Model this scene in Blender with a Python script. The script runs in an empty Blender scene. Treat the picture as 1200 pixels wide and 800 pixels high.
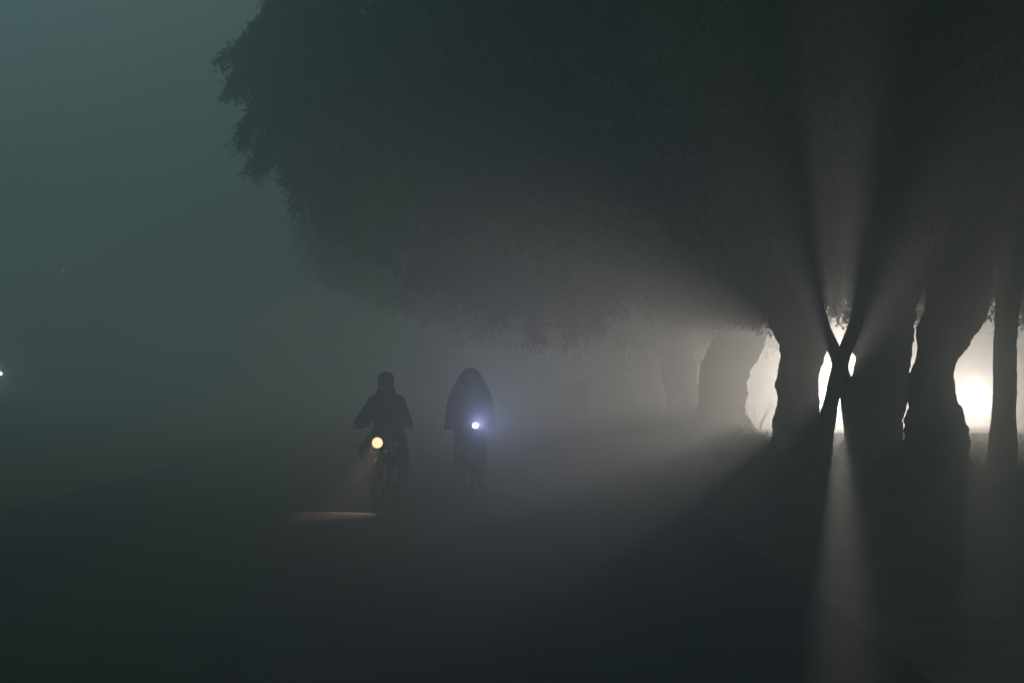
import bpy, math, random
import numpy as np
from mathutils import Vector, Matrix, noise

random.seed(7)
RNG = np.random.default_rng(11)
S = bpy.context.scene
COL = S.collection
PI = math.pi
V3 = Vector

# ------------------------------------------------------------------ camera
CAMH, FPX, HOR = 1.72, 3325.0, 436.0          # eye height (m), focal length (px of the 1200 px frame), horizon row
cam_d = bpy.data.cameras.new('camera')
cam_d.sensor_width = 36.0
cam_d.lens = 36.0 * FPX / 1200.0
cam_d.clip_end = 5000
cam = bpy.data.objects.new('camera', cam_d)
COL.objects.link(cam)
cam.location = (0, 0, CAMH)
cam.rotation_euler = (PI / 2 + math.atan((HOR - 400) / FPX), 0, 0)
S.camera = cam

# ------------------------------------------------------------------ night sky
SKY_STRENGTH = 0.168
SUN_EL, SUN_AZ = 1.0, 165.0      # the last of dusk; no direct sun reaches the fog
world = bpy.data.worlds.new('World')
S.world = world
world.use_nodes = True
nt = world.node_tree
nt.nodes.clear()
sky = nt.nodes.new('ShaderNodeTexSky')
sky.sky_type = 'NISHITA'
sky.sun_disc = False
sky.sun_elevation = math.radians(SUN_EL)
sky.sun_rotation = math.radians(SUN_AZ)
bw = nt.nodes.new('ShaderNodeRGBToBW')
tint = nt.nodes.new('ShaderNodeMix'); tint.data_type = 'RGBA'; tint.blend_type = 'MULTIPLY'
tint.inputs[0].default_value = 1.0
tint.inputs[7].default_value = (0.68, 1.0, 1.03, 1)
bg = nt.nodes.new('ShaderNodeBackground')
bg.inputs[1].default_value = SKY_STRENGTH
wo = nt.nodes.new('ShaderNodeOutputWorld')
nt.links.new(sky.outputs[0], bw.inputs[0])
nt.links.new(bw.outputs[0], tint.inputs[6])
nt.links.new(tint.outputs[2], bg.inputs[0])
nt.links.new(bg.outputs[0], wo.inputs[0])

# ------------------------------------------------------------------ exposure, sampling
S.view_settings.view_transform = 'Standard'
S.view_settings.look = 'None'
S.view_settings.gamma = 1
S.view_settings.exposure = 0.0
S.view_settings.use_curve_mapping = False
cy = S.cycles
cy.volume_bounces = 8
cy.max_bounces = 9
cy.diffuse_bounces = 2
cy.glossy_bounces = 2
cy.use_denoising = True
cy.sample_clamp_indirect = 2.0
cy.caustics_reflective = False
cy.caustics_refractive = False

FOG_DENSITY = 0.024
FOG_G = 0.86
# lamps: radiant power in watts
P_BEHIND_CROSS = 10000
P_BEHIND_GAP = 3900
P_MOTO = 240
P_BIKE = 95
P_GLOBE = 3000


# ------------------------------------------------------------------ helpers
def px(x, y, Y):
    """pixel of the photograph + distance -> point"""
    return Vector(((x - 600) / FPX * Y, Y, CAMH + (HOR - y) / FPX * Y))


def smooth(a, b, t):
    t = max(0.0, min(1.0, (t - a) / (b - a)))
    return t * t * (3 - 2 * t)


def ground_z(x, y):
    bank = 0.28 * smooth(2.8, 3.9, x) * smooth(36, 42, y) * (1 - smooth(67, 73, y))
    far = 0.50 * smooth(74, 92, y) * smooth(2, 7, x) * (1 - smooth(11.5, 14, x))
    n = 0.012 * noise.noise((x * 0.6, y * 0.35, 0)) + 0.03 * noise.noise((x * 0.21, y * 0.13, 4)) * smooth(0.4, 2.5, abs(x + 1.95) - 4.55)
    return bank + far + n


def material(name, color, rough=0.8, metal=0.0, scale=None, var=0.3, bump=0.0, bscale=None, emit=None, estr=0.0, coat=0.0):
    m = bpy.data.materials.new(name)
    m.use_nodes = True
    t = m.node_tree
    p = t.nodes['Principled BSDF']
    p.inputs['Base Color'].default_value = (*color, 1)
    p.inputs['Roughness'].default_value = rough
    p.inputs['Metallic'].default_value = metal
    if rough > 0.8: p.inputs['Specular IOR Level'].default_value = 0.15
    p.inputs['Coat Weight'].default_value = coat
    if emit:
        p.inputs['Emission Color'].default_value = (*emit, 1)
        p.inputs['Emission Strength'].default_value = estr
    if scale:
        tc = t.nodes.new('ShaderNodeTexCoord')
        n = t.nodes.new('ShaderNodeTexNoise'); n.inputs['Scale'].default_value = scale; n.inputs['Detail'].default_value = 5
        r = t.nodes.new('ShaderNodeValToRGB')
        r.color_ramp.elements[0].position = 0.3; r.color_ramp.elements[1].position = 0.72
        r.color_ramp.elements[0].color = (*[c * (1 - var) for c in color], 1)
        r.color_ramp.elements[1].color = (*[min(1, c * (1 + var)) for c in color], 1)
        t.links.new(tc.outputs['Object'], n.inputs['Vector'])
        t.links.new(n.outputs['Fac'], r.inputs['Fac'])
        t.links.new(r.outputs['Color'], p.inputs['Base Color'])
        if bump:
            n2 = t.nodes.new('ShaderNodeTexNoise'); n2.inputs['Scale'].default_value = bscale or scale * 3; n2.inputs['Detail'].default_value = 6
            b = t.nodes.new('ShaderNodeBump'); b.inputs['Strength'].default_value = bump; b.inputs['Distance'].default_value = 0.02
            t.links.new(tc.outputs['Object'], n2.inputs['Vector'])
            t.links.new(n2.outputs['Fac'], b.inputs['Height'])
            t.links.new(b.outputs['Normal'], p.inputs['Normal'])
    return m


M = dict(
    asphalt=material('asphalt', (0.05, 0.05, 0.052), 0.9, scale=1.7, var=0.35, bump=0.5, bscale=60),
    earth=material('earth', (0.15, 0.13, 0.10), 0.97, scale=1.3, var=0.4, bump=0.6, bscale=18),
    bark=material('bark', (0.075, 0.06, 0.047), 0.95, scale=5, var=0.45, bump=0.9, bscale=22),
    leaf=material('leaf', (0.045, 0.065, 0.03), 0.75, scale=1.5, var=0.4),
    grass=material('grass', (0.06, 0.075, 0.03), 0.85, scale=3, var=0.4),
    black_paint=material('black_paint', (0.02, 0.02, 0.022), 0.35, scale=9, var=0.3, coat=0.3),
    red_paint=material('red_paint', (0.16, 0.02, 0.018), 0.32, scale=9, var=0.25, coat=0.4),
    rubber=material('rubber', (0.022, 0.022, 0.022), 0.9, scale=30, var=0.3),
    steel=material('steel', (0.42, 0.42, 0.43), 0.38, 1.0, scale=25, var=0.25),
    chrome=material('chrome', (0.6, 0.6, 0.6), 0.2, 1.0, scale=30, var=0.15),
    engine=material('engine', (0.2, 0.2, 0.2), 0.5, 0.8, scale=30, var=0.3),
    vinyl=material('vinyl', (0.025, 0.024, 0.024), 0.55, scale=40, var=0.2),
    skin=material('skin', (0.24, 0.13, 0.085), 0.6, scale=20, var=0.15),
    hair=material('hair', (0.012, 0.01, 0.009), 0.7, scale=60, var=0.3),
    jacket=material('jacket', (0.04, 0.045, 0.05), 0.9, scale=12, var=0.3, bump=0.4, bscale=40),
    cap=material('cap', (0.045, 0.042, 0.045), 0.95, scale=50, var=0.3),
    trousers=material('trousers', (0.05, 0.05, 0.06), 0.92, scale=14, var=0.3),
    shawl=material('shawl', (0.085, 0.075, 0.07), 0.97, scale=9, var=0.3, bump=0.4, bscale=50),
    shoe=material('shoe', (0.02, 0.018, 0.016), 0.6, scale=30, var=0.2),
    eye=material('eye', (0.02, 0.015, 0.012), 0.2, scale=30, var=0.1),
    amber=material('amber', (0.5, 0.17, 0.02), 0.3, scale=60, var=0.1),
    red_lens=material('red_lens', (0.3, 0.015, 0.012), 0.3, scale=60, var=0.1),
    galvanised=material('galvanised', (0.3, 0.31, 0.32), 0.55, 0.7, scale=10, var=0.25),
    lens_warm=material('lens_warm', (0.8, 0.7, 0.55), 0.3, emit=(1, 0.50, 0.27), estr=4.0),
    lens_cold=material('lens_cold', (0.8, 0.8, 0.85), 0.3, emit=(0.80, 0.80, 1.0), estr=30),
    lens_white=material('lens_white', (0.8, 0.78, 0.75), 0.3, emit=(1, 0.88, 0.80), estr=60),
    lens_street=material('lens_street', (0.8, 0.75, 0.65), 0.3, emit=(1, 0.85, 0.7), estr=25),
    globe=material('globe', (0.8, 0.78, 0.72), 0.3, emit=(1, 0.9, 0.8), estr=130),
)


class MB:
    """collects tubes, lathes, boxes, ellipsoids into one mesh"""
    def __init__(s):
        s.v = []; s.f = []

    def tube(s, pts, rad, n=10, cap=True, up=None):
        pts = [Vector(p) for p in pts]
        if not isinstance(rad, (list, tuple)):
            rad = [rad] * len(pts)
        base = len(s.v)
        prev = None
        for i, p in enumerate(pts):
            a = pts[max(0, i - 1)]; b = pts[min(len(pts) - 1, i + 1)]
            t = (b - a).normalized()
            if prev is None:
                u = t.orthogonal().normalized()
            else:
                u = (prev - t * prev.dot(t)).normalized()
            prev = u
            w = t.cross(u)
            r = rad[i]
            ru, rw = r if isinstance(r, (list, tuple)) else (r, r)
            for k in range(n):
                an = 2 * PI * k / n
                s.v.append(p + u * math.cos(an) * ru + w * math.sin(an) * rw)
        for i in range(len(pts) - 1):
            for k in range(n):
                k2 = (k + 1) % n
                s.f.append((base + i * n + k, base + i * n + k2, base + (i + 1) * n + k2, base + (i + 1) * n + k))
        if cap:
            s.f.append(tuple(base + k for k in reversed(range(n))))
            e = base + (len(pts) - 1) * n
            s.f.append(tuple(e + k for k in range(n)))
        return s

    def ring(s, c, axis, R, r, n=28, m=8):
        """torus"""
        c = Vector(c); ax = Vector(axis).normalized(); u = ax.orthogonal().normalized(); w = ax.cross(u)
        base = len(s.v)
        for i in range(n):
            a = 2 * PI * i / n
            d = u * math.cos(a) + w * math.sin(a)
            for k in range(m):
                b = 2 * PI * k / m
                s.v.append(c + d * (R + r * math.cos(b)) + ax * r * math.sin(b))
        for i in range(n):
            for k in range(m):
                i2 = (i + 1) % n; k2 = (k + 1) % m
                s.f.append((base + i * m + k, base + i2 * m + k, base + i2 * m + k2, base + i * m + k2))
        return s

    def ell(s, c, r, n=14, m=9, rot=None):
        c = Vector(c); base = len(s.v)
        r = r if isinstance(r, (list, tuple)) else (r, r, r)
        R = rot or Matrix.Identity(3)
        for j in range(m + 1):
            th = PI * j / m
            for i in range(n):
                a = 2 * PI * i / n
                s.v.append(c + R @ Vector((r[0] * math.sin(th) * math.cos(a), r[1] * math.sin(th) * math.sin(a), r[2] * math.cos(th))))
        for j in range(m):
            for i in range(n):
                i2 = (i + 1) % n
                s.f.append((base + j * n + i, base + (j + 1) * n + i, base + (j + 1) * n + i2, base + j * n + i2))
        return s

    def lathe(s, prof, c=(0, 0, 0), axis=(0, 0, 1), n=20):
        """prof: list of (radius, height along axis)"""
        c = Vector(c); ax = Vector(axis).normalized(); u = ax.orthogonal().normalized(); w = ax.cross(u)
        base = len(s.v)
        for r, h in prof:
            for k in range(n):
                a = 2 * PI * k / n
                s.v.append(c + ax * h + (u * math.cos(a) + w * math.sin(a)) * r)
        for j in range(len(prof) - 1):
            for k in range(n):
                k2 = (k + 1) % n
                s.f.append((base + j * n + k, base + j * n + k2, base + (j + 1) * n + k2, base + (j + 1) * n + k))
        return s

    def box(s, c, d, rot=None):
        c = Vector(c); base = len(s.v); R = rot or Matrix.Identity(3)
        b = 0.16
        # chamfered box: each corner cut to three vertices would be heavy; use an inset top/bottom ring
        for zz, k in ((-1, 1 - b), (-1 + b, 1), (1 - b, 1), (1, 1 - b)):
            for xx, yy in ((-1, -1), (1, -1), (1, 1), (-1, 1)):
                s.v.append(c + R @ Vector((xx * k * d[0] / 2, yy * k * d[1] / 2, zz * d[2] / 2)))
        for j in range(3):
            for k in range(4):
                k2 = (k + 1) % 4
                s.f.append((base + j * 4 + k, base + j * 4 + k2, base + j * 4 + 4 + k2, base + j * 4 + 4 + k))
        s.f.append((base + 3, base + 2, base + 1, base)); s.f.append((base + 12, base + 13, base + 14, base + 15))
        return s

    def build(s, name, mat, parent=None, shade=True):
        me = bpy.data.meshes.new(name)
        me.from_pydata([tuple(v) for v in s.v], [], s.f)
        me.materials.append(M[mat] if isinstance(mat, str) else mat)
        if shade:
            me.polygons.foreach_set('use_smooth', [True] * len(me.polygons))
        o = bpy.data.objects.new(name, me)
        COL.objects.link(o)
        if parent:
            o.parent = parent
        return o


def remeshed(mb, name, mat, parent=None, voxel=0.012, smooth_it=6, cut=None):
    """fuse the collected shapes into one continuous skin"""
    o = mb.build('tmp_' + name, mat)
    r = o.modifiers.new('r', 'REMESH'); r.mode = 'VOXEL'; r.voxel_size = voxel; r.use_smooth_shade = True
    if smooth_it:
        sm = o.modifiers.new('s', 'SMOOTH'); sm.iterations = smooth_it; sm.factor = 0.5
    dg = bpy.context.evaluated_depsgraph_get()
    me = bpy.data.meshes.new_from_object(o.evaluated_get(dg))
    bpy.data.objects.remove(o)
    me.name = name
    me.materials.clear(); me.materials.append(M[mat])
    me.polygons.foreach_set('use_smooth', [True] * len(me.polygons))
    q = bpy.data.objects.new(name, me)
    COL.objects.link(q)
    if parent:
        q.parent = parent
    return q


def empty(name, label, cat, loc=(0, 0, 0), rz=0.0, group=None):
    o = bpy.data.objects.new(name, None)
    COL.objects.link(o)
    o.location = loc; o.rotation_euler = (0, 0, rz)
    tag(o, label, cat, group)
    return o


def tag(o, label=None, cat=None, group=None, kind=None):
    if label: o['label'] = label
    if cat: o['category'] = cat
    if group: o['group'] = group
    if kind: o['kind'] = kind
    return o


def copy_tree(o, parent=None, skip=()):
    c = o.copy(); COL.objects.link(c); c.parent = parent
    for ch in list(o.children):
        if ch.type != 'LIGHT':
            copy_tree(ch, c)
    return c


def spot(name, loc, target, power, color, size_deg, blend, radius, parent=None):
    d = bpy.data.lights.new(name, 'SPOT')
    d.energy = power; d.color = color; d.spot_size = math.radians(size_deg); d.spot_blend = blend
    d.shadow_soft_size = radius
    o = bpy.data.objects.new(name, d)
    COL.objects.link(o)
    o.location = loc
    o.rotation_euler = (Vector(target) - Vector(loc)).to_track_quat('-Z', 'Y').to_euler()
    if parent: o.parent = parent
    return o


# ------------------------------------------------------------------ ground, road
def axis_steps(lims):
    out = []
    for a, b, st in lims:
        out += list(np.arange(a, b, st))
    return out + [lims[-1][1]]


def sheet(name, xs, ys, zf, mat):
    v = [(x, y, zf(x, y)) for y in ys for x in xs]
    n = len(xs)
    f = [(j * n + i, j * n + i + 1, (j + 1) * n + i + 1, (j + 1) * n + i) for j in range(len(ys) - 1) for i in range(n - 1)]
    me = bpy.data.meshes.new(name); me.from_pydata(v, [], f); me.materials.append(M[mat])
    me.polygons.foreach_set('use_smooth', [True] * len(f))
    o = bpy.data.objects.new(name, me); COL.objects.link(o)
    return tag(o, kind='structure')


def in_road(x, y):
    return -6.5 < x < 1.75


xs = axis_steps([(-900, -60, 105), (-60, -12, 8), (-12, 22, 0.35), (22, 60, 4), (60, 900, 105)])
ys = axis_steps([(-30, 12, 3), (12, 110, 0.6), (110, 200, 9), (200, 1400, 120)])
sheet('ground', xs, ys, lambda x, y: ground_z(x, y) - (0.05 if -6.2 < x < 2.2 else 0.0), 'earth')
edge = lambda y, k: 0.10 * noise.noise((y * 0.8, k, 0)) + 0.05 * noise.noise((y * 2.7, k, 2))
rv = []; rf = []
rys = axis_steps([(-30, 12, 3), (12, 130, 0.4), (130, 600, 20)])
rn = 24
for y in rys:
    x0 = -6.5 + edge(y, 1); x1 = 2.6 + edge(y, 5)
    for i in range(rn + 1):
        x = x0 + (x1 - x0) * i / rn
        rv.append((x, y, ground_z(x, y) + 0.006 + 0.03 * (1 - ((x + 1.95) / 4.6) ** 2) - (0.03 if i in (0, rn) else 0)))
for j in range(len(rys) - 1):
    for i in range(rn):
        a = j * (rn + 1) + i
        rf.append((a, a + 1, a + rn + 2, a + rn + 1))
me = bpy.data.meshes.new('road'); me.from_pydata(rv, [], rf); me.materials.append(M['asphalt'])
me.polygons.foreach_set('use_smooth', [True] * len(rf))
road = bpy.data.objects.new('road', me); COL.objects.link(road); tag(road, kind='structure')


def road_z(x, y):
    return ground_z(x, y) + 0.006 + 0.03 * (1 - ((x + 1.95) / 4.6) ** 2)


# low crest of broken road in front of the motorbike
c0 = px(383, 607, 33.2)
mv, mf = [], []
nx, ny = 44, 22
for j in range(ny + 1):
    for i in range(nx + 1):
        u = i / nx * 2 - 1; w = j / ny * 2 - 1
        x = c0.x + u * 0.85; y = c0.y + w * 0.5
        r = math.sqrt((u + 0.15) ** 2 * (0.8 if u < 0 else 1.3) + w * w)
        h = 0.055 * max(0, 1 - r * r) + 0.018 * noise.noise((x * 5, y * 5, 1)) * max(0, 1 - r)
        mv.append((x, y, road_z(x, y) - 0.008 + h))
for j in range(ny):
    for i in range(nx):
        a = j * (nx + 1) + i
        mf.append((a, a + 1, a + nx + 2, a + nx + 1))
me = bpy.data.meshes.new('road_hump'); me.from_pydata(mv, [], mf); me.materials.append(M['asphalt'])
me.polygons.foreach_set('use_smooth', [True] * len(mf))
mound = bpy.data.objects.new('road_hump', me); COL.objects.link(mound)
tag(mound, 'low hump in the road surface, its crest lit by the motorbike headlight', 'road hump')


# ------------------------------------------------------------------ trees
def trunk_tube(mb, pts, rads, n=18, seed=0, flare=True, bump=0.08):
    # resample smoothly and roughen
    P = [Vector(p) for p in pts]
    out, rr = [], []
    for i in range(len(P) - 1):
        p0 = P[max(0, i - 1)]; p1 = P[i]; p2 = P[i + 1]; p3 = P[min(len(P) - 1, i + 2)]
        k = max(3, int((p2 - p1).length / 0.045))
        for q in range(k):
            t = q / k
            out.append(0.5 * ((2 * p1) + (p2 - p0) * t + (2 * p0 - 5 * p1 + 4 * p2 - p3) * t * t + (3 * p1 - p0 - 3 * p2 + p3) * t ** 3))
            rr.append(rads[i] + (rads[i + 1] - rads[i]) * (t * t * (3 - 2 * t)))
    out.append(P[-1]); rr.append(rads[-1])
    base = len(mb.v)
    mb.tube(out, rr, n)
    for i, (p, r) in enumerate(zip(out, rr)):
        for k in range(n):
            vi = base + i * n + k
            d = mb.v[vi] - p
            q = mb.v[vi]
            nn = noise.noise((q.x * 2.3 + seed, q.y * 2.3, q.z * 1.6)) * bump * 1.5 + noise.noise((q.x * 7 + seed, q.y * 7, q.z * 5)) * bump * 0.9 + noise.noise((q.x * 19 + seed, q.y * 19, q.z * 14)) * bump * 0.9
            mb.v[vi] = p + d * (1 + nn)
    return out


# pixel polyline (x, y, half width) and distance of every trunk
TR = [
    dict(Y=66, p=[(849, 528, 34), (849, 515, 29), (846, 490, 28), (847, 450, 28), (856, 418, 28), (872, 392, 27), (884, 350, 25), (900, 290, 22)],
         label='broad trunked tree on the road side of the tall lit gap', crownx=(-9, 3.6)),
    dict(Y=73, p=[(800, 514, 26), (800, 504, 22), (800, 480, 19), (797, 440, 20), (792, 410, 20), (790, 370, 19), (786, 310, 16)],
         label='tree just past the broad trunk, a sliver of light between them', crownx=(90, 91)),
    dict(Y=81, p=[(758, 507, 25), (759, 497, 21), (760, 470, 19), (759, 430, 18), (755, 400, 18), (750, 350, 16)],
         label='dim tree in the fog, second past the broad trunk along the road', crownx=(90, 91)),
    dict(Y=90, p=[(712, 499, 28), (712, 490, 24), (711, 465, 22), (712, 430, 21), (714, 390, 21), (712, 350, 18)],
         label='faint tree in thick fog, third past the broad trunk along the road', crownx=(90, 91)),
    dict(Y=45, p=[(933, 566, 40), (935, 540, 32), (935, 500, 28), (936, 470, 24), (935, 449, 24), (938, 428, 26), (941, 411, 29), (941, 395, 31), (934, 370, 33), (922, 340, 30), (915, 290, 22)],
         label='thick tree between the tall lit gap and the crossed slender stems', crownx=(3.6, 4.6)),
    dict(Y=46, p=[(957, 562, 14), (961, 545, 12), (968, 500, 10.5), (975, 466, 9), (984, 430, 9), (993, 405, 8), (1004, 375, 8), (1013, 320, 7)],
         label='slender leaning tree, the crossed stem that tilts away from the road', crownx=(4.6, 5.4)),
    dict(Y=47.6, p=[(1002, 556, 13), (1000, 540, 11), (998, 500, 10), (993, 465, 9), (985, 430, 9), (975, 405, 8), (963, 378, 8), (950, 320, 7)],
         label='slender leaning tree, the crossed stem that tilts towards the road', crownx=(5.4, 6.0)),
    dict(Y=47, p=[(1024, 566, 44), (1026, 545, 35), (1025, 500, 32), (1030, 450, 33), (1037, 421, 32), (1035, 403, 34), (1036, 387, 34), (1038, 370, 34), (1040, 335, 36), (1040, 280, 34)],
         label='stout dark tree directly beside the crossed slender stems', crownx=(6.0, 6.8)),
    dict(Y=44, p=[(1094, 572, 46), (1096, 550, 37), (1098, 510, 37), (1091, 450, 27), (1097, 420, 25), (1109, 385, 32), (1122, 350, 38), (1130, 280, 34)],
         label='bulging dark tree beside the gap where a bare headlight shines through', crownx=(6.8, 8.0)),
    dict(Y=43, p=[(1170, 576, 24), (1172, 560, 19), (1175, 520, 17), (1177, 470, 14), (1178, 400, 14), (1182, 340, 15), (1186, 290, 13)],
         label='narrow straight tree on the far side of the headlight gap', crownx=(8.0, 40)),
]


def build_tree(i, T):
    Y = T['Y']
    pts = [px(a, b, Y) for a, b, _ in T['p']]
    rad = [h / FPX * Y for _, _, h in T['p']]
    base = Vector((pts[0].x, Y, ground_z(pts[0].x, Y)))
    pts[0].z = base.z - 0.06
    root = empty('tree', T['label'], 'tree', base, 0, 'row of trees beside the road')
    mb = MB()
    loc = [p - base for p in pts]
    trunk_tube(mb, loc, rad, 26, seed=i * 3.1, bump=0.1 if rad[3] > 0.2 else 0.07)
    # root flare buttresses
    if rad[3] > 0.2:
        for k in range(6):
            a = k * PI / 3 + random.uniform(-.3, .3) + i
            d = Vector((math.cos(a), math.sin(a), 0))
            R = rad[1]
            mb.tube([d * R * 0.5 + Vector((0, 0, 0.42)), d * R * 0.82 + Vector((0, 0, 0.17)), d * R * 1.1 + Vector((0, 0, 0.02)), d * R * 1.45 + Vector((0, 0, -0.08))],
                    [R * 0.3, R * 0.34, R * 0.25, R * 0.12], 8)
    mb.build('trunk', 'bark', root)
    # limbs
    top = loc[-1]; r0 = rad[-1]
    nl = 6 if rad[3] > 0.2 else 3
    x0, x1 = T['crownx']
    x0 = max(x0, -3.6)
    if x0 > 50: x0, x1 = base.x - 2.2, base.x + 2.2
    for k in range(nl):
        tx = (x0 + (x1 - x0) * (k + 0.5) / nl) - base.x
        ty = random.uniform(-9, 9) if nl > 3 else random.uniform(-3, 3)
        tz = max(zbot(tx + base.x) + 1.4, random.uniform(5.0, 8.0))
        e = Vector((tx, ty, tz))
        m1 = top.lerp(e, 0.4) + Vector((0, 0, 0.9)); m2 = top.lerp(e, 0.75) + Vector((0, 0, 0.8))
        mb = MB()
        trunk_tube(mb, [top - Vector((0, 0, 0.35)), m1, m2, e], [r0 * 0.75, r0 * 0.5, r0 * 0.3, 0.03], 9, seed=i + k, bump=0.06)
        mb.build('limb', 'bark', root)
    return root, base


OUT = [(325, 130, 30), (345, 175, 0), (365, 200, -25), (385, 228, -60), (400, 275, -110), (500, 325, -190), (600, 375, -250), (700, 385, -270), (800, 372, -280), (900, 382, -290), (1000, 376, -290), (1200, 384, -290), (1330, 384, -290)]


def crown_centre(x):
    """distance of the middle of the joined crown at x: the outer limbs reach back from the row"""
    return float(np.interp(x, [-5.2, 4.0], [53, 46]))


ZX = []
for p_, lo, hi in OUT:
    Yc = 53 - 7 * min(1, max(0, (p_ - 270) / 620))
    ZX.append(((p_ - 600) / FPX * Yc, CAMH + (HOR - lo) / FPX * Yc, CAMH + (HOR - hi) / FPX * Yc))


def zbot(x): return float(np.interp(x, [a[0] for a in ZX], [a[1] for a in ZX]))
def ztop(x): return float(np.interp(x, [a[0] for a in ZX], [a[2] for a in ZX]))


def leaf_mesh(name, lobes, base, parent, per_lobe=95):
    """drooping twigs with small pinnate leaflets spread over the lobes"""
    lobes = np.array(lobes)
    n = len(lobes) * per_lobe
    L = np.repeat(lobes, per_lobe, axis=0)
    d = RNG.normal(size=(n, 3)); d /= np.linalg.norm(d, axis=1)[:, None]
    rr = RNG.uniform(0.35, 1.0, n) ** 0.6
    c = L[:, :3] + d * (L[:, 3] * rr)[:, None] * np.array([1.05, 1.05, 0.8])
    ax = np.stack([d[:, 0] * 0.6, d[:, 1] * 0.6, -0.55 - 0.5 * RNG.random(n)], 1) + RNG.normal(size=(n, 3)) * 0.25
    ax /= np.linalg.norm(ax, axis=1)[:, None]
    length = RNG.uniform(0.22, 0.42, n)
    nl = 9
    V = np.empty((n, nl, 4, 3)); 
    for k in range(nl):
        p = c + ax * (length * k / nl)[:, None] + RNG.normal(size=(n, 3)) * 0.012
        o = RNG.normal(size=(n, 3)); o -= ax * np.sum(o * ax, 1)[:, None]; o /= np.linalg.norm(o, axis=1)[:, None]
        dirn = o * 0.8 + ax * 0.6
        dirn /= np.linalg.norm(dirn, axis=1)[:, None]
        side = np.cross(dirn, RNG.normal(size=(n, 3))); side /= np.linalg.norm(side, axis=1)[:, None]
        ll = RNG.uniform(0.07, 0.12, n)[:, None]; ww = ll * 0.21
        V[:, k, 0] = p
        V[:, k, 1] = p + dirn * ll * 0.5 + side * ww
        V[:, k, 2] = p + dirn * ll
        V[:, k, 3] = p + dirn * ll * 0.5 - side * ww
    V = V.reshape(-1, 3) - np.array(base)
    # thin twig stems as narrow triangles
    st = np.empty((n, 3, 3)); sd = np.cross(ax, RNG.normal(size=(n, 3))); sd /= np.linalg.norm(sd, axis=1)[:, None]
    st[:, 0] = c - ax * 0.12 + sd * 0.006; st[:, 1] = c - ax * 0.12 - sd * 0.006; st[:, 2] = c + ax * length[:, None]
    st = st.reshape(-1, 3) - np.array(base)
    nq = n * nl
    allv = np.concatenate([V, st]).astype(np.float32)
    me = bpy.data.meshes.new(name)
    me.vertices.add(len(allv)); me.vertices.foreach_set('co', allv.ravel())
    me.loops.add(nq * 4 + n * 3); me.loops.foreach_set('vertex_index', np.arange(nq * 4 + n * 3, dtype=np.int32))
    me.polygons.add(nq + n)
    starts = np.concatenate([np.arange(nq) * 4, nq * 4 + np.arange(n) * 3]).astype(np.int32)
    me.polygons.foreach_set('loop_start', starts)
    me.polygons.foreach_set('loop_total', np.concatenate([np.full(nq, 4), np.full(n, 3)]).astype(np.int32))
    me.update(calc_edges=True)
    me.materials.append(M['leaf'])
    o = bpy.data.objects.new(name, me); COL.objects.link(o); o.parent = parent
    return o


NEAR = dict(Y=24, p=[(1465, 676, 50), (1465, 640, 44), (1455, 520, 38), (1440, 400, 36), (1420, 250, 34), (1395, 120, 32), (1370, 0, 28)],
            label='added nearer tree outside the frame, its crown shading the near fog and overhanging the top of the view', crownx=(80, 81))
TR.append(NEAR)  # added tree: its crown keeps sky light off the fog near the camera
trees = [build_tree(i, T) for i, T in enumerate(TR)]
# lobes of foliage through the joined crown, handed to the tree they belong to
lobes_of = [[] for _ in TR]
SPRAY = []
NL = 900
tries = 0
placed = 0
while placed < NL and tries < 20000:
    tries += 1
    x = random.uniform(-4.25, 10.5)
    edge_l = smooth(-4.9, 0.5, x)
    yc = crown_centre(x)
    half = 2.0 + 13.0 * edge_l
    y = yc + random.uniform(-half, half * 0.75)
    zb, zt = zbot(x), ztop(x)
    zb += 0.06 * max(0.0, yc - 1.5 - y)
    zb += 0.35 * abs(noise.noise((x * 0.9, y * 0.5, 3))) * 2
    r = random.uniform(0.42, 0.62) if x < -2.5 else random.uniform(0.55, 0.95)
    # more lobes near the underside, where the camera looks
    z = zb + r * 0.9 + (max(0.0, zt - zb - 1.8 * r)) * random.random() ** 1.25
    if x < -1.5 and noise.noise((x * 0.8 + 9, y * 0.3, z * 0.8)) < -0.12:
        continue
    k = next((i for i, T in enumerate(TR) if T['crownx'][0] <= x < T['crownx'][1]), 9)
    lobes_of[k].append((x, y, z, r)); placed += 1
# low foliage drooping between the trunks along the row
for _ in range(110):
    y = random.uniform(47, 68); x = random.uniform(3.0, 4.9) + 0.35 * (y - 47) / 20; r = random.uniform(0.4, 0.6)
    lobes_of[0].append((x, y, CAMH + 40 / FPX * y + 0.8 * r + 0.32 + abs(random.gauss(0, 0.6)), r))
# the ragged drooping fringe against the open sky
for (a, b, r) in [(322, 45, .3), (345, 15, .5), (330, 85, .3), (342, 125, .3), (355, 160, .35), (360, 205, .26), (385, 200, .45), (372, 100, .5), (372, 50, .55), (400, 235, .35), (430, 255, .4),
                  (400, 150, .55), (410, 60, .6), (440, 200, .5), (470, 280, .4), (520, 310, .45), (560, 330, .45), (480, 120, .6), (600, 340, .4), (660, 345, .4)] + [(random.uniform(560, 960), random.uniform(-20, 120), random.uniform(.6, .9)) for _ in range(40)]:
    p = px(a, b, 52 + random.uniform(-1.5, 1.5)); r *= 1.2
    lobes_of[0].append((p.x, p.y, p.z, r))
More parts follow.
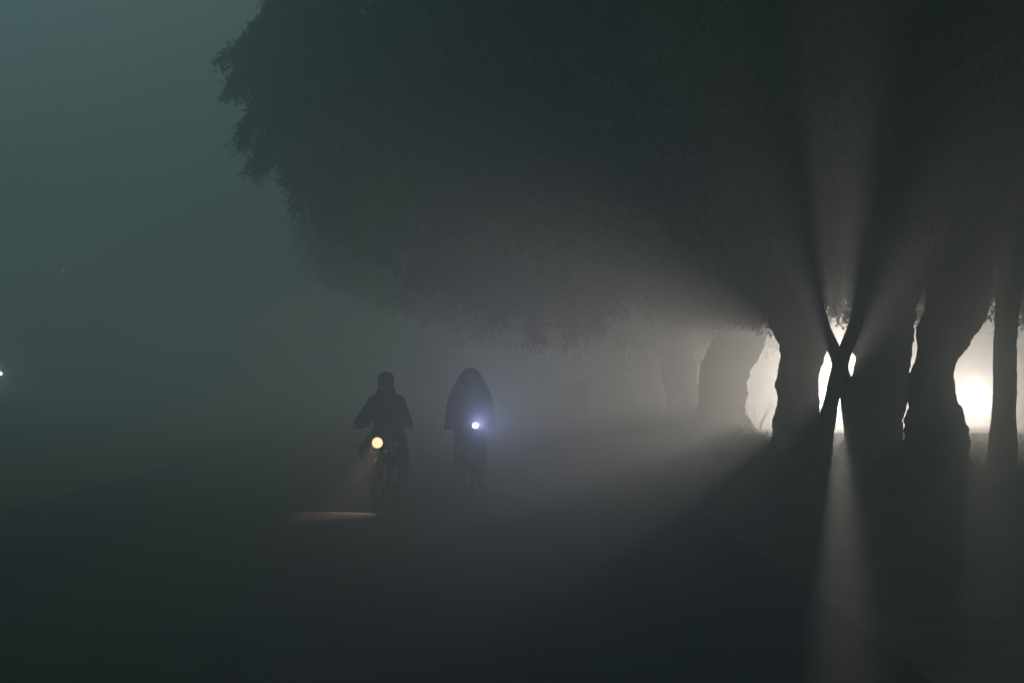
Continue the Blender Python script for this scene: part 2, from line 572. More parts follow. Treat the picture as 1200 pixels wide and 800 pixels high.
# hanging sprays: rows of very small lobes from a limb tip down to the spray's end
for (a0, b0, a1, b1) in [(312, 45, 262, 69), (296, 58, 269, 106), (306, 66, 285, 106), (322, 72, 301, 109), (316, 108, 284, 165), (300, 135, 287, 160), (336, 130, 297, 200), (328, 150, 336, 197),
                         (318, 160, 306, 186), (335, 22, 300, 30), (330, 35, 283, 46), (345, 0, 316, 6), (345, 190, 352, 240), (365, 200, 372, 246), (388, 215, 380, 264), (410, 235, 402, 280),
                         (432, 240, 420, 292), (460, 265, 452, 305), (500, 290, 490, 330), (545, 310, 540, 350), (625, 335, 626, 394), (590, 335, 584, 375), (665, 345, 670, 392), (700, 350, 695, 385), (345, 60, 300, 85)]:
    Yp = 52 + random.uniform(-1.5, 1.5)
    nn_ = max(3, int(math.hypot(a1 - a0, b1 - b0) / 7))
    for q in range(nn_ + 1):
        t_ = q / nn_
        p = px(a0 + (a1 - a0) * t_ + random.uniform(-3, 3), b0 + (b1 - b0) * (t_ ** 1.25) + random.uniform(-3, 3), Yp)
        SPRAY.append((p.x, p.y, p.z + 0.08, 0.12 * (1 - 0.55 * t_)))
for i, T in enumerate(TR):                      # crowns of the added near shade tree and of the trees farther along the road
    if T['crownx'][0] == 80:
        b0 = trees[i][1]
        for _ in range(230):
            a = random.uniform(0, 2 * PI); q = 6.8 * math.sqrt(random.random()); r = random.uniform(0.5, 0.9)
            x = b0.x - 0.8 + q * math.cos(a); y = b0.y + q * math.sin(a) * 1.15
            lobes_of[i].append((x, y, 4.2 + max(0.0, 1.3 - 0.5 * max(0.0, x - 2.0)) + 0.8 * noise.noise((x * .5, y * .5, 1)) + 0.02 * q * q + random.random() ** 1.4 * (5.2 - 0.4 * q), r))
    elif T['crownx'][0] > 50:
        b0 = trees[i][1]
        for _ in range(150):
            a = random.uniform(0, 2 * PI); q = math.sqrt(random.random())
            r = random.uniform(0.7, 1.15)
            x = b0.x - 2.6 + 6.6 * q * math.cos(a); y = b0.y + 4.5 * q * math.sin(a)
            low = 2.45 + 0.5 * noise.noise((x * 0.5, y * 0.3, i)) + 0.045 * max(0.0, b0.x - 1.5 - x) ** 2
            lobes_of[i].append((x, y, low + 0.5 + random.random() ** 1.3 * max(0.5, 8.0 - low - 3.0 * q), r))
for i, (root, base) in enumerate(trees):
    if lobes_of[i]:
        leaf_mesh('crown', lobes_of[i], base, root)

leaf_mesh('hanging_sprays', SPRAY, trees[0][1], trees[0][0], 12)

# shrubs that close the row farther along the road
for k, (x, Y, w, h, lab) in enumerate([(4.2, 48.6, 0.5, 0.36, 'small low bush hugging the far side of the thick tree by the lit gap'), (4.35, 52.5, 0.55, 0.40, 'low bush at the bottom of the tall lit gap'),
                                       (4.6, 60.5, 0.55, 0.5, 'low bush against the foot of the broad trunk beside the lit gap'), (4.6, 69.5, 0.6, 0.65, 'hazy bush between the broad trunk and the tree just past it'),
                                       (4.1, 77, 0.7, 0.95, 'foggy bush between the first and second dim trees past the broad trunk'), (3.6, 85.5, 0.8, 1.4, 'foggy bush between the second and third dim trees past the broad trunk'),
                                       (3.1, 95, 0.9, 1.6, 'faintest bush in the fog beyond the last tree of the row')]):
    base = V3((x, Y, ground_z(x, Y)))
    root = empty('low_bush', lab, 'bush', base, 0, 'low bushes between the trees')
    for q in range(6):
        m = MB()
        e = V3((random.uniform(-w, w) * 0.6, random.uniform(-1.8, 1.8), random.uniform(0.7, 1.0) * h))
        m.tube([(0.05 * q - 0.15, e.y * 0.3, -0.05), e * 0.5, e], [0.025, 0.018, 0.006], 6)
        m.build('stem', 'bark', root)
    lb = []
    for q in range(44):
        r = random.uniform(0.22, 0.36) if k > 2 else random.uniform(0.10, 0.17)
        lb.append((x + random.uniform(-w, w) * 0.7, Y + random.uniform(-2.0, 2.0), base.z + (0.22 if k > 2 else 0.08) + random.random() ** 1.2 * max(0.05, h - 0.45), r))
    leaf_mesh('foliage', lb, base, root, 70)

# grass tufts along the bank
gv, gf = [], []
for _ in range(1500):
    x = random.uniform(2.75, 11); y = random.uniform(37, 66)
    if random.random() > 0.35 + 0.9 * noise.noise((x * 0.7, y * 0.4, 8)):
        continue
    z = ground_z(x, y)
    for _b in range(random.randint(6, 12)):
        a = random.uniform(0, 2 * PI); h = random.uniform(0.06, 0.2); l = random.uniform(0.02, 0.09)
        bx, by = x + random.uniform(-.06, .06), y + random.uniform(-.06, .06)
        w = 0.005
        i0 = len(gv)
        gv += [(bx - w * math.sin(a), by + w * math.cos(a), z - 0.01), (bx + w * math.sin(a), by - w * math.cos(a), z - 0.01),
               (bx + l * 0.4 * math.cos(a) + w * math.sin(a), by + l * 0.4 * math.sin(a) - w * math.cos(a), z + h * 0.6),
               (bx + l * 0.4 * math.cos(a) - w * math.sin(a), by + l * 0.4 * math.sin(a) + w * math.cos(a), z + h * 0.6),
               (bx + l * math.cos(a), by + l * math.sin(a), z + h)]
        gf += [(i0, i0 + 1, i0 + 2, i0 + 3), (i0 + 3, i0 + 2, i0 + 4)]
me = bpy.data.meshes.new('grass'); me.from_pydata(gv, [], gf); me.materials.append(M['grass'])
go = bpy.data.objects.new('grass', me); COL.objects.link(go)
tag(go, 'sparse grass growing on the earth bank under the trees', 'grass', kind='stuff')

# dry weed in the lit gap
wp = px(884, 520, 58)
wz = ground_z(wp.x, 58)
weed = empty('dry_weed', 'spindly dry weed in the lit gap between the first two thick trunks', 'weed', (wp.x, 58, wz))
for k in range(7):
    mb = MB()
    a = random.uniform(-0.6, 0.6); h = random.uniform(0.5, 0.95)
    p0 = Vector((random.uniform(-.08, .08), random.uniform(-.05, .05), -0.02))
    p1 = p0 + Vector((a * h * 0.4, 0, h * 0.55)); p2 = p0 + Vector((a * h, random.uniform(-.1, .1), h))
    mb.tube([p0, p1, p2], [0.008, 0.006, 0.003], 5)
    for q in range(4):
        s0 = p1.lerp(p2, q / 4); mb.tube([s0, s0 + Vector((random.uniform(-.14, .14), random.uniform(-.05, .05), random.uniform(.02, .12)))], [0.004, 0.002], 4)
    mb.build('stalk', 'grass', weed)


# ------------------------------------------------------------------ motorbike (front towards -y)
def wheel(parent, y, R, tyre_r, rim_r, axle_w, spokes, tyre_mat='rubber'):
    w = MB().tube([(-axle_w, y, R), (axle_w, y, R)], [0.035, 0.035], 12).tube([(-0.025, y, R), (0.025, y, R)], [0.06, 0.06], 14).build('wheel', 'steel', parent)
    MB().ring((0, y, R), (1, 0, 0), R - tyre_r, tyre_r, 32, 9).build('tyre', tyre_mat, w)
    MB().ring((0, y, R), (1, 0, 0), R - 2 * tyre_r, rim_r, 32, 6).build('rim', 'chrome', w)
    m = MB()
    for k in range(spokes):
        a = 2 * PI * k / spokes; sx = 0.028 if k % 2 else -0.028
        m.tube([(sx, y + 0.05 * math.cos(a + .4), R + 0.05 * math.sin(a + .4)), (0, y + (R - 2 * tyre_r) * math.cos(a), R + (R - 2 * tyre_r) * math.sin(a))], 0.0022, 4)
    m.build('spokes', 'steel', w)
    return w


def arc_guard(parent, y, R, w, a0, a1, mat, n=14):
    m = MB(); c = []
    for i in range(n + 1):
        a = a0 + (a1 - a0) * i / n
        for x, dr in ((-w, -0.02), (-w * 0.7, 0.008), (0, 0.018), (w * 0.7, 0.008), (w, -0.02)):
            m.v.append(Vector((x, y + (R + dr) * math.cos(a), 0.3 + (R + dr) * math.sin(a))))
    for i in range(n):
        for k in range(4):
            m.f.append((i * 5 + k, i * 5 + k + 1, i * 5 + 5 + k + 1, i * 5 + 5 + k))
    o = m.build('mudguard', mat, parent)
    s = o.modifiers.new('t', 'SOLIDIFY'); s.thickness = 0.004
    return o


def make_motorbike(label, loc, rz, lens='lens_warm', lamp_z=0.815):
    r = empty('motorbike', label, 'motorbike', loc, rz, 'motorbikes with headlights on')
    wheel(r, -0.64, 0.3, 0.042, 0.016, 0.09, 24)
    wheel(r, 0.62, 0.3, 0.05, 0.018, 0.11, 24)
    arc_guard(r, -0.64, 0.325, 0.06, 0.35, 2.75, 'red_paint')
    arc_guard(r, 0.62, 0.335, 0.075, 0.1, 2.0, 'black_paint')
    for s in (-1, 1):
        m = MB().tube([(s * 0.085, -0.64, 0.3), (s * 0.085, -0.55, 0.55)], 0.026, 12).tube([(s * 0.085, -0.55, 0.55), (s * 0.085, -0.40, 0.98)], 0.017, 12)
        m.build('fork_leg', 'chrome', r)
    MB().box((0, -0.43, 0.9), (0.22, 0.06, 0.03)).box((0, -0.46, 0.78), (0.22, 0.06, 0.03)).build('fork_yoke', 'black_paint', r)
    # headlight: bowl, bezel, lens
    h = MB().lathe([(0.0, 0.13), (0.04, 0.125), (0.065, 0.09), (0.076, 0.03), (0.078, 0.0)], (0, -0.60, lamp_z), (0, 1, 0), 24).build('headlight', 'black_paint', r)
    MB().ring((0, -0.60, lamp_z), (0, 1, 0), 0.072, 0.009, 28, 6).build('bezel', 'chrome', h)
    MB().lathe([(0.067, 0.0), (0.05, -0.012), (0.03, -0.018), (0.0, -0.02)], (0, -0.60, lamp_z), (0, 1, 0), 24).build('lens', lens, h)
    MB().box((0, -0.5, lamp_z + 0.12), (0.15, 0.1, 0.07)).build('instrument_panel', 'black_paint', r)
    for s in (-1, 1):
        m = MB().tube([(s * 0.09, -0.5, lamp_z - 0.02), (s * 0.17, -0.5, lamp_z - 0.02)], 0.008, 6).ell((s * 0.2, -0.505, lamp_z - 0.02), (0.04, 0.028, 0.028))
        m.build('indicator', 'amber', r)
    hb = MB().tube([(-0.36, -0.22, 1.0), (-0.2, -0.33, 1.04), (-0.08, -0.4, 1.0), (0.08, -0.4, 1.0), (0.2, -0.33, 1.04), (0.36, -0.22, 1.0)], 0.012, 8).build('handlebar', 'chrome', r)
    for s in (-1, 1):
        MB().tube([(s * 0.25, -0.30, 1.03), (s * 0.37, -0.213, 0.998)], 0.018, 10).build('grip', 'rubber', hb)
        MB().tube([(s * 0.22, -0.36, 1.03), (s * 0.36, -0.28, 1.0)], 0.006, 6).build('lever', 'steel', hb)
    fr = MB().tube([(0, -0.40, 0.95), (0, -0.3, 0.62), (0, -0.22, 0.32), (0, 0.15, 0.28), (0, 0.28, 0.5), (0, 0.25, 0.7)], 0.022, 8)
    fr.tube([(0, -0.38, 0.88), (0, 0.0, 0.74), (0, 0.4, 0.72), (0, 0.8, 0.76)], 0.022, 8)
    for s in (-1, 1):
        fr.tube([(s * 0.11, 0.62, 0.3), (s * 0.09, 0.18, 0.34)], 0.018, 8)
    fr.build('frame', 'black_paint', r)
    for s in (-1, 1):
        MB().tube([(s * 0.13, 0.6, 0.33), (s * 0.12, 0.5, 0.7)], 0.024, 10).build('shock_absorber', 'chrome', r)
    remeshed(MB().ell((0, -0.2, 0.82), (0.125, 0.2, 0.105)).ell((0, 0.0, 0.79), (0.09, 0.17, 0.07)), 'fuel_tank', 'red_paint', r, 0.014, 4)
    remeshed(MB().ell((0, 0.2, 0.79), (0.115, 0.26, 0.05)).ell((0, 0.55, 0.82), (0.11, 0.3, 0.05)), 'seat', 'vinyl', r, 0.014, 4)
    e = MB().box((0, -0.02, 0.4), (0.24, 0.34, 0.2)).tube([(0, -0.1, 0.45), (0, -0.18, 0.68)], 0.075, 12)
    for k in range(6):
        t = k / 6; e.tube([(0, -0.105 - 0.07 * t, 0.48 + 0.18 * t), (0, -0.109 - 0.07 * t, 0.492 + 0.18 * t)], 0.098, 14)
    e.build('engine', 'engine', r)
    MB().tube([(0.07, -0.25, 0.6), (0.1, -0.32, 0.45), (0.12, -0.2, 0.3), (0.14, 0.2, 0.28), (0.15, 0.5, 0.32), (0.155, 0.95, 0.36)], [0.02, 0.02, 0.02, 0.024, 0.042, 0.042], 10).build('exhaust', 'vinyl', r)
    MB().tube([(-0.26, 0.08, 0.34), (0.26, 0.08, 0.34)], 0.014, 8).build('footrest', 'rubber', r)
    MB().box((0, 0.93, 0.72), (0.11, 0.05, 0.08)).build('tail_light', 'red_lens', r)
    return r


# ------------------------------------------------------------------ people (front towards -y)
def hand(mb, wrist, grip_c, side):
    """palm on the bar, four fingers wrapped over it and a thumb beneath"""
    w = Vector(wrist); g = Vector(grip_c)
    palm = w.lerp(g, 0.72) + Vector((0, 0, 0.018))
    mb.tube([w, palm], [0.028, (0.036, 0.024)], 10)
    mb.ell(palm, (0.045, 0.042, 0.022))
    for k, L in enumerate((1.0, 1.1, 1.05, 0.85)):
        x = g.x + side * (-0.036 + 0.024 * k)
        yo = (g.y) + (0.006 * k)
        mb.tube([(x, palm.y - 0.015, palm.z + 0.006), (x, yo - 0.028 * L, g.z + 0.026), (x, yo - 0.04 * L, g.z + 0.002), (x, yo - 0.022 * L, g.z - 0.026), (x, yo + 0.0, g.z - 0.03)],
                [0.0105, 0.010, 0.0095, 0.009, 0.008], 8)
    x = g.x - side * 0.05
    mb.tube([(palm.x - side * 0.03, palm.y + 0.02, palm.z), (x, g.y + 0.018, g.z + 0.002), (x, g.y - 0.01, g.z - 0.024)], [0.013, 0.0115, 0.009], 8)


def body(mb, J):
    """one figure: head, neck, torso, tapered limbs"""
    hd = J['head']; nk = J['neck']; ch = J['chest']; pv = J['pelvis']
    # head
    mb.ell(hd, (0.076, 0.096, 0.112), 18, 12)
    mb.ell(hd + Vector((0, -0.03, -0.065)), (0.056, 0.062, 0.055))                   # jaw
    mb.tube([hd + Vector((0, -0.088, 0.01)), hd + Vector((0, -0.112, -0.026)), hd + Vector((0, -0.09, -0.034))], [0.012, 0.017, 0.012], 8)   # nose
    mb.tube([hd + Vector((-0.026, -0.086, -0.062)), hd + Vector((0, -0.094, -0.062)), hd + Vector((0.026, -0.086, -0.062))], [0.006, 0.009, 0.006], 6)
    mb.tube([hd + Vector((-0.05, -0.075, 0.022)), hd + Vector((0, -0.093, 0.022)), hd + Vector((0.05, -0.075, 0.022))], [0.009, 0.011, 0.009], 6)
    for s in (-1, 1):
        mb.ell(hd + Vector((s * 0.08, 0.008, -0.01)), (0.012, 0.022, 0.032))
    mb.tube([hd + Vector((0, 0.02, -0.06)), nk], [0.055, 0.06], 12)
    # torso
    mb.tube([nk + Vector((0, 0, 0.01)), ch + Vector((0, 0, 0.10)), ch, ch.lerp(pv, 0.5), pv + Vector((0, 0, 0.03)), pv - Vector((0, 0, 0.08))],
            [(0.06, 0.06), (0.105, 0.16), (0.115, 0.17), (0.10, 0.145), (0.115, 0.165), (0.10, 0.14)], 16)
    for s, k in ((-1, 'l'), (1, 'r')):
        sh, el, wr = J['sh' + k], J['el' + k], J['wr' + k]
        mb.tube([nk + Vector((s * 0.02, 0, -0.02)), sh], [0.06, 0.066], 10)
        mb.ell(sh, 0.068)
        mb.tube([sh, sh.lerp(el, 0.5), el], [0.060, 0.052, 0.042], 12)
        mb.tube([el, el.lerp(wr, 0.35), wr], [0.043, 0.041, 0.027], 12)
        hand(mb, wr, J['gr' + k], s)
        hp, kn, an, to = J['hp' + k], J['kn' + k], J['an' + k], J['to' + k]
        mb.tube([hp, hp.lerp(kn, 0.5), kn], [0.095, 0.078, 0.058], 12)
        mb.ell(kn, 0.06)
        mb.tube([kn, kn.lerp(an, 0.3), an], [0.056, 0.056, 0.036], 12)
        mb.tube([an, an.lerp(to, 0.5), to], [0.038, 0.036, 0.025], 10)


def clothes_top(mb, J, g=0.022):
    nk, ch, pv = J['neck'], J['chest'], J['pelvis']
    mb.tube([nk + Vector((0, 0, 0.03)), nk, ch + Vector((0, 0, 0.10)), ch, ch.lerp(pv, 0.5), pv + Vector((0, 0, 0.03)), pv - Vector((0, 0, 0.10))],
            [(0.075, 0.08), (0.085, 0.1), (0.13 + g, 0.175 + g), (0.14 + g, 0.19 + g), (0.135 + g, 0.18 + g), (0.14 + g, 0.19 + g), (0.13 + g, 0.185 + g)], 18)
    for s, k in ((-1, 'l'), (1, 'r')):
        sh, el, wr = J['sh' + k], J['el' + k], J['wr' + k]
        mb.tube([nk + Vector((s * 0.02, 0, -0.03)), sh], [0.075 + g * 0.5, 0.075 + g], 12)
        mb.ell(sh, 0.078 + g)
        mb.tube([sh, sh.lerp(el, 0.5), el], [0.072 + g, 0.066 + g, 0.062 + g], 14)
        mb.ell(el, 0.062 + g)
        e = el.lerp(wr, 0.9)
        mb.tube([el, el.lerp(wr, 0.4), e], [0.062 + g, 0.058 + g, 0.042 + g * 0.5], 14)


def clothes_legs(mb, J, g=0.016):
    pv = J['pelvis']
    mb.tube([pv + Vector((0, 0, 0.05)), pv - Vector((0, 0, 0.09))], [(0.13, 0.18), (0.125, 0.165)], 14)
    for k in 'lr':
        hp, kn, an = J['hp' + k], J['kn' + k], J['an' + k]
        mb.tube([hp, hp.lerp(kn, 0.5), kn], [0.108 + g, 0.09 + g, 0.07 + g], 14)
        mb.ell(kn, 0.07 + g)
        mb.tube([kn, kn.lerp(an, 0.4), an + Vector((0, 0, 0.02))], [0.07 + g, 0.066 + g, 0.05 + g], 14)


def eyes(J, parent):
    for s in (-1, 1):
        MB().ell(J['head'] + Vector((s * 0.031, -0.083, 0.002)), (0.012, 0.008, 0.008)).build('eye', 'eye', parent)


def shoes(J, parent):
    for k in 'lr':
        an, to = J['an' + k], J['to' + k]
        b = an + (an - to).normalized() * 0.04 + Vector((0, 0, -0.045))
        remeshed(MB().tube([b, an.lerp(to, 0.5) + Vector((0, 0, -0.03)), to + Vector((0, 0, -0.01))], [0.045, 0.048, 0.036], 12).ell(an, 0.05), 'shoe', 'shoe', parent, 0.012, 3)


MJ = dict(head=V3((0, 0.02, 1.545)), neck=V3((0, 0.06, 1.405)), chest=V3((0, 0.10, 1.20)), pelvis=V3((0, 0.24, 0.90)),
          shl=V3((-0.14, 0.07, 1.30)), shr=V3((0.14, 0.07, 1.30)),
          ell=V3((-0.285, 0.02, 1.08)), elr=V3((0.235, 0.02, 1.08)),
          wrl=V3((-0.33, -0.17, 1.035)), wrr=V3((0.315, -0.17, 1.035)), grl=V3((-0.312, -0.255, 1.017)), grr=V3((0.312, -0.255, 1.017)),
          hpl=V3((-0.1, 0.22, 0.88)), hpr=V3((0.1, 0.22, 0.88)), knl=V3((-0.235, -0.16, 0.72)), knr=V3((0.235, -0.16, 0.72)),
          anl=V3((-0.22, 0.10, 0.40)), anr=V3((0.22, 0.10, 0.40)), tol=V3((-0.23, -0.08, 0.385)), tor=V3((0.23, -0.08, 0.385)))


def make_moto_rider(label, loc, rz):
    r = empty('person', label, 'person', loc, rz, 'motorbike riders')
    b = MB(); body(b, MJ); remeshed(b, 'body', 'skin', r, 0.011, 3)
    eyes(MJ, r)
    b = MB(); clothes_top(b, MJ, 0.03); remeshed(b, 'jacket', 'jacket', r, 0.014, 5)
    b = MB(); clothes_legs(b, MJ); remeshed(b, 'trousers', 'trousers', r, 0.014, 5)
    hd = MJ['head']
    # knitted cap pulled low, turned-up rim, neck scarf
    cap = MB().lathe([(0.092, -0.045), (0.098, -0.01), (0.098, 0.05), (0.088, 0.09), (0.066, 0.118), (0.03, 0.13), (0.0, 0.132)], hd + V3((0, 0.008, 0.01)), (0, 0, 1), 24)
    for i, v in enumerate(cap.v):
        c = hd + V3((0, 0.008, 0)); cap.v[i] = V3((c.x + (v.x - c.x) * 1.04, c.y + (v.y - c.y) * 1.2, v.z + (0.03 if v.y < c.y and v.z < hd.z + 0.03 else 0)))
    co = cap.build('knitted_cap', 'cap', r); sm = co.modifiers.new('t', 'SOLIDIFY'); sm.thickness = 0.008
    MB().ring(MJ['neck'] + V3((0, -0.005, 0.045)), (0, 0.25, 1), 0.078, 0.042, 24, 10).build('scarf', 'cap', r)
    shoes(MJ, r)
    return r


# ------------------------------------------------------------------ the motorbike and its rider
def aim(o, lens_local, want, rz):
    """place o so that a local point lands on a wanted x, y"""
    q = Matrix.Rotation(rz, 3, 'Z') @ V3(lens_local)
    o.location.x = want.x - q.x; o.location.y = want.y - q.y
    o.location.z = road_z(o.location.x, o.location.y)


RZ1 = math.radians(-7)
L1 = px(442, 519, 35.0)
moto = make_motorbike('motorbike with a warm round headlight coming along the road', (0, 0, 0), RZ1)
aim(moto, (0, -0.62, 0), L1, RZ1)
rider = make_moto_rider('person in a dark jacket and knitted cap riding the motorbike on the road', moto.location, RZ1)
lz = 0.815
spot('headlight_lamp', (0, -0.66, lz), (-0.17, -2.0, 0.03), P_MOTO, (1, 0.56, 0.42), 34, 1.0, 0.06, moto)


# ------------------------------------------------------------------ bicycle and rider in a shawl
def make_bicycle(label, loc, rz):
    r = empty('bicycle', label, 'bicycle', loc, rz)
    wheel(r, -0.55, 0.34, 0.02, 0.011, 0.055, 32)
    wheel(r, 0.53, 0.34, 0.02, 0.011, 0.07, 32)
    m = MB()
    for s in (-1, 1):
        m.tube([(s * 0.055, -0.55, 0.34), (s * 0.05, -0.46, 0.62), (s * 0.03, -0.40, 0.76), (0, -0.38, 0.8)], 0.011, 8)
    m.tube([(0, -0.39, 0.76), (0, -0.33, 0.98)], 0.016, 10)
    m.build('fork', 'black_paint', r)
    f = MB().tube([(0, -0.36, 0.88), (0, 0.16, 0.86)], 0.014, 8).tube([(0, -0.385, 0.78), (0, 0.06, 0.3)], 0.016, 8).tube([(0, 0.06, 0.3), (0, 0.2, 0.95)], 0.014, 8)
    for s in (-1, 1):
        f.tube([(s * 0.06, 0.53, 0.34), (s * 0.03, 0.06, 0.3)], 0.009, 8).tube([(s * 0.06, 0.53, 0.34), (s * 0.02, 0.17, 0.84)], 0.008, 8)
    f.build('frame', 'black_paint', r)
    hb = MB().tube([(-0.29, -0.1, 0.99), (-0.27, -0.24, 1.0), (-0.18, -0.34, 1.03), (0, -0.34, 1.0), (0.18, -0.34, 1.03), (0.27, -0.24, 1.0), (0.29, -0.1, 0.99)], 0.011, 8).build('handlebar', 'chrome', r)
    for s in (-1, 1):
        MB().tube([(s * 0.276, -0.21, 0.998), (s * 0.29, -0.09, 0.99)], 0.016, 10).build('grip', 'rubber', hb)
    remeshed(MB().ell((0, 0.26, 0.97), (0.095, 0.1, 0.03)).ell((0, 0.12, 0.975), (0.035, 0.12, 0.026)), 'saddle', 'vinyl', r, 0.01, 3)
    ck = MB().ring((0.03, 0.06, 0.3), (1, 0, 0), 0.085, 0.006, 28, 6).tube([(0.06, 0.06, 0.3), (0.085, -0.08, 0.22)], 0.009, 8).tube([(-0.06, 0.06, 0.3), (-0.085, 0.2, 0.38)], 0.009, 8)
    ck = ck.tube([(-0.065, 0.06, 0.3), (0.065, 0.06, 0.3)], 0.02, 10).build('crank', 'steel', r)
    for s, y, z in ((1, -0.08, 0.22), (-1, 0.2, 0.38)):
        MB().box((s * 0.13, y, z), (0.09, 0.065, 0.025)).build('pedal', 'rubber', ck)
    for y, a0, a1 in ((-0.55, 0.55, 2.6), (0.53, 0.2, 2.2)):
        m = MB(); n = 12
        for i in range(n + 1):
            a = a0 + (a1 - a0) * i / n
            for x, dr in ((-.026, -.01), (0, .006), (.026, -.01)):
                m.v.append(V3((x, y + (0.362 + dr) * math.cos(a), 0.34 + (0.362 + dr) * math.sin(a))))
        for i in range(n):
            for k in range(2):
                m.f.append((i * 3 + k, i * 3 + k + 1, i * 3 + 4 + k, i * 3 + 3 + k))
        o = m.build('mudguard', 'black_paint', r); o.modifiers.new('t', 'SOLIDIFY').thickness = 0.003
    c = MB().tube([(-.04, 0.5, 0.72), (-.04, 0.85, 0.72), (.04, 0.85, 0.72), (.04, 0.5, 0.72)], 0.006, 6).tube([(0, 0.22, 0.74), (0, 0.85, 0.72)], 0.006, 6)
    for s in (-1, 1):
        c.tube([(s * .07, 0.53, 0.34), (s * .05, 0.75, 0.72)], 0.005, 6)
    c.build('carrier', 'steel', r)
    l = MB().lathe([(0.0, 0.07), (0.022, 0.068), (0.03, 0.05), (0.036, 0.0)], (0.055, -0.42, 1.015), (0, 1, 0), 18).tube([(0.055, -0.38, 1.03), (0.055, -0.34, 1.0)], 0.01, 6).build('lamp', 'black_paint', r)
    MB().lathe([(0.034, 0.0), (0.02, -0.008), (0.0, -0.01)], (0.055, -0.421, 1.015), (0, 1, 0), 18).build('lens', 'lens_cold', l)
    return r


BJ = dict(head=V3((0, 0.02, 1.60)), neck=V3((0, 0.07, 1.46)), chest=V3((0, 0.12, 1.27)), pelvis=V3((0, 0.25, 1.03)),
          shl=V3((-0.15, 0.08, 1.36)), shr=V3((0.15, 0.08, 1.36)), ell=V3((-0.24, 0.06, 1.13)), elr=V3((0.24, 0.06, 1.13)),
          wrl=V3((-0.285, -0.07, 1.03)), wrr=V3((0.285, -0.07, 1.03)), grl=V3((-0.285, -0.15, 0.995)), grr=V3((0.285, -0.15, 0.995)),
          hpl=V3((-0.09, 0.22, 0.98)), hpr=V3((0.09, 0.22, 0.98)), knl=V3((-0.115, -0.12, 0.86)), knr=V3((0.115, -0.16, 0.66)),
          anl=V3((-0.125, 0.24, 0.48)), anr=V3((0.125, 0.0, 0.32)), tol=V3((-0.135, 0.10, 0.42)), tor=V3((0.135, -0.15, 0.27)))


def make_shawl(parent):
    prof = [(1.742, 0.014, 0.012), (1.728, 0.055, 0.055), (1.69, 0.10, 0.105), (1.635, 0.135, 0.135), (1.57, 0.165, 0.155), (1.48, 0.222, 0.185), (1.40, 0.26, 0.205),
            (1.30, 0.282, 0.21), (1.20, 0.297, 0.22), (1.10, 0.305, 0.23), (1.02, 0.315, 0.225), (0.985, 0.312, 0.21)]
    n = 64; m = MB()
    for j, (z, rx, ry) in enumerate(prof):
        t = j / (len(prof) - 1)
        for k in range(n):
            a = 2 * PI * k / n
            fold = 1 + (0.045 * math.sin(a * 9 + 3 * z + 1.3) + 0.03 * math.sin(a * 17 + 5 * z)) * t * t
            y0 = 0.03 + 0.06 * t
            dz = (0.02 * math.sin(a * 3 + 1) + 0.012 * math.sin(a * 7)) * t
            m.v.append(V3((rx * fold * math.cos(a), y0 + ry * fold * math.sin(a), z + dz)))
    for j in range(len(prof) - 1):
        for k in range(n):
            k2 = (k + 1) % n
            a = 2 * PI * (k + 0.5) / n
            zc = (prof[j][0] + prof[j + 1][0]) / 2
            if 1.50 < zc < 1.70 and abs(a - 1.5 * PI) < 0.52:
                continue                                      # opening for the face
            m.f.append((j * n + k, j * n + k2, (j + 1) * n + k2, (j + 1) * n + k))
    o = m.build('shawl', 'shawl', parent)
    o.modifiers.new('sub', 'SUBSURF').render_levels = 1
    s = o.modifiers.new('t', 'SOLIDIFY'); s.thickness = 0.01
    return o


RZ2 = math.radians(2)
L2 = px(557, 499, 36.0)
bike = make_bicycle('black bicycle with a small cold white lamp on its handlebar', (0, 0, 0), RZ2)
aim(bike, (0.055, -0.42, 0), L2, RZ2)
p2 = empty('person', 'person wrapped head to elbows in a shawl, riding the bicycle', 'person', bike.location, RZ2)
b = MB(); body(b, BJ); remeshed(b, 'body', 'skin', p2, 0.011, 3)
eyes(BJ, p2)
b = MB(); clothes_top(b, BJ, 0.0); remeshed(b, 'shirt', 'jacket', p2, 0.014, 5)
b = MB(); clothes_legs(b, BJ, 0.022); remeshed(b, 'trousers', 'trousers', p2, 0.014, 5)
make_shawl(p2)
shoes(BJ, p2)
spot('bicycle_lamp', (0.055, -0.445, 1.015), (0.5, -30, 2.3), P_BIKE, (0.50, 0.50, 1.0), 11, 1.0, 0.02, bike)


# ------------------------------------------------------------------ motorbikes behind the trees
def far_moto(pxx, pyy, Y, label, plabel, power, color, rz, aimz, lens, size):
    L = px(pxx, pyy, Y)
    m = copy_tree(moto); m['label'] = label
    r = copy_tree(rider); r['label'] = plabel
    m.rotation_euler.z = rz; r.rotation_euler.z = rz
    q = Matrix.Rotation(rz, 3, 'Z') @ V3((0, -0.62, 0))
    x, y = L.x - q.x, L.y - q.y
    m.location = (x, y, ground_z(x, y)); r.location = m.location
    for ch in m.children:
        if ch.name.startswith('headlight'):
            for g in ch.children:
                if g.name.startswith('lens'):
                    g.data = g.data.copy(); g.data.materials[0] = M[lens]
    spot('headlight_lamp', (0, -0.66, 0.815), (0, -30, aimz), power, color, size, 1.0, 0.12, m)
    print('far moto', tuple(L), 'ground', m.location.z, 'want', L.z - 0.85)
    return m


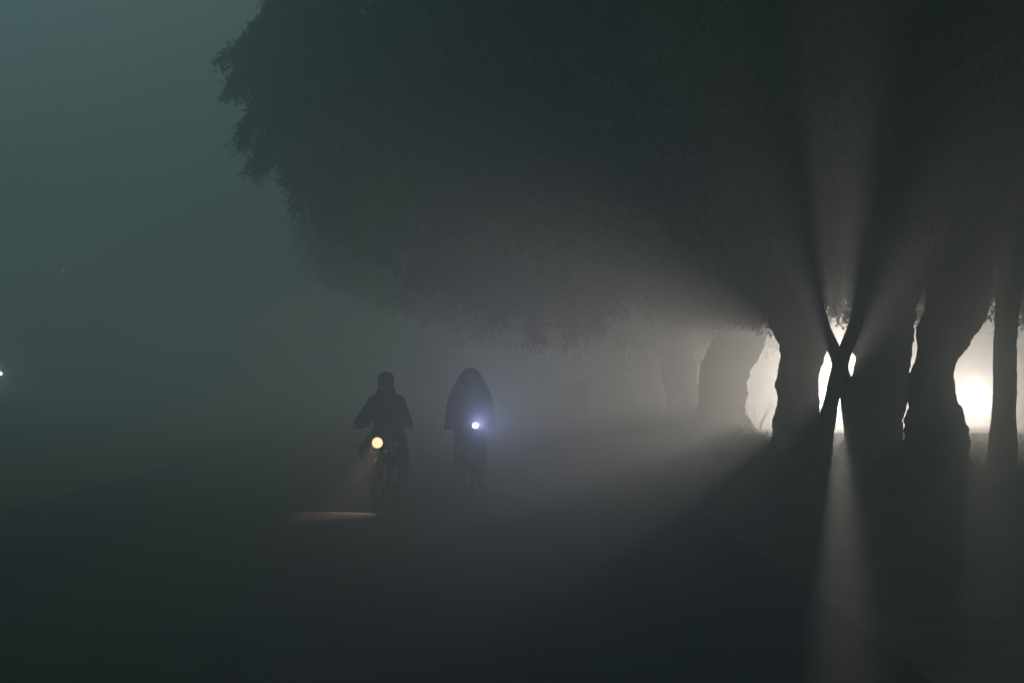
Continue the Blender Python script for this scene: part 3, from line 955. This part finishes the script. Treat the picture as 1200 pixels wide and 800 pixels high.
far_moto(982, 446, 88, 'motorbike facing the road from behind the crossed slender stems', 'person riding the motorbike behind the crossed slender stems',
         P_BEHIND_CROSS, (1.0, 0.77, 0.68), -math.atan2(10, 88), 1.6, 'lens_white', 110)
far_moto(1140, 468, 95, 'motorbike whose white headlight shows through the gap between two trunks', 'person riding the motorbike seen through the gap between trunks',
         P_BEHIND_GAP, (1.0, 0.77, 0.67), -math.atan2(15.4, 95), -0.5, 'lens_white', 60)


# ------------------------------------------------------------------ lamps at the left
gp = px(1, 437, 200)
lp = empty('lamp_post', 'short post with a glowing globe lamp beyond the open side of the road', 'lamp', (gp.x, 200, ground_z(gp.x, 200)))
zl = gp.z - lp.location.z
MB().tube([(0, 0, -0.1), (0, 0, 0.1), (0, 0, 0.12), (0, 0, zl - 0.16)], [0.09, 0.09, 0.045, 0.035], 12).build('post', 'galvanised', lp)
MB().lathe([(0.04, -0.2), (0.09, -0.17), (0.09, -0.14), (0.0, -0.13)], (0, 0, zl), (0, 0, 1), 16).build('collar', 'galvanised', lp)
MB().ell((0, 0, zl), 0.15, 18, 12).build('globe', 'globe', lp)
gd = bpy.data.lights.new('globe_lamp', 'POINT'); gd.energy = P_GLOBE; gd.color = (0.80, 1.0, 0.98); gd.shadow_soft_size = 0.17
gl = bpy.data.objects.new('globe_lamp', gd); COL.objects.link(gl); gl.parent = lp; gl.location = (0, 0, zl)

sp = px(73, 316, 150)
st = empty('street_lamp', 'tall thin street lamp with a faint light, far off in the fog', 'street lamp', (sp.x - 0.9, 150, ground_z(sp.x, 150)))
zs = sp.z - st.location.z
MB().tube([(0, 0, -0.1), (0, 0, zs * 0.6), (0, 0, zs + 0.05)], [0.08, 0.065, 0.045], 12).build('pole', 'galvanised', st)
MB().tube([(0, 0, zs), (0.3, 0, zs + 0.14), (0.85, 0, zs + 0.08)], [0.03, 0.028, 0.025], 10).build('arm', 'galvanised', st)
h = MB().ell((0.95, 0, zs + 0.06), (0.2, 0.09, 0.06)).build('lamp_head', 'galvanised', st)
MB().ell((0.97, -0.02, zs + 0.0), (0.07, 0.05, 0.03)).build('lens', 'lens_street', h)

# ------------------------------------------------------------------ haze: one closed box of even fog
hb_ = bpy.data.meshes.new('haze')
X0, X1, Y0_, Y1_, Z0, Z1 = -950, 950, -40, 1450, -1.0, 13.5
hb_.from_pydata([(X0, Y0_, Z0), (X1, Y0_, Z0), (X1, Y1_, Z0), (X0, Y1_, Z0), (X0, Y0_, Z1), (X1, Y0_, Z1), (X1, Y1_, Z1), (X0, Y1_, Z1)], [],
                [(3, 2, 1, 0), (4, 5, 6, 7), (0, 1, 5, 4), (1, 2, 6, 5), (2, 3, 7, 6), (3, 0, 4, 7)])
hm = bpy.data.materials.new('haze'); hm.use_nodes = True
t = hm.node_tree; t.nodes.clear()
pv = t.nodes.new('ShaderNodeVolumePrincipled')
pv.inputs['Color'].default_value = (0.82, 0.935, 0.925, 1)
pv.inputs['Density'].default_value = FOG_DENSITY
pv.inputs['Anisotropy'].default_value = FOG_G
ho = t.nodes.new('ShaderNodeOutputMaterial')
t.links.new(pv.outputs[0], ho.inputs['Volume'])
hm.cycles.volume_sampling = 'EQUIANGULAR'
hb_.materials.append(hm)
haze = bpy.data.objects.new('haze', hb_); COL.objects.link(haze); tag(haze, kind='stuff')
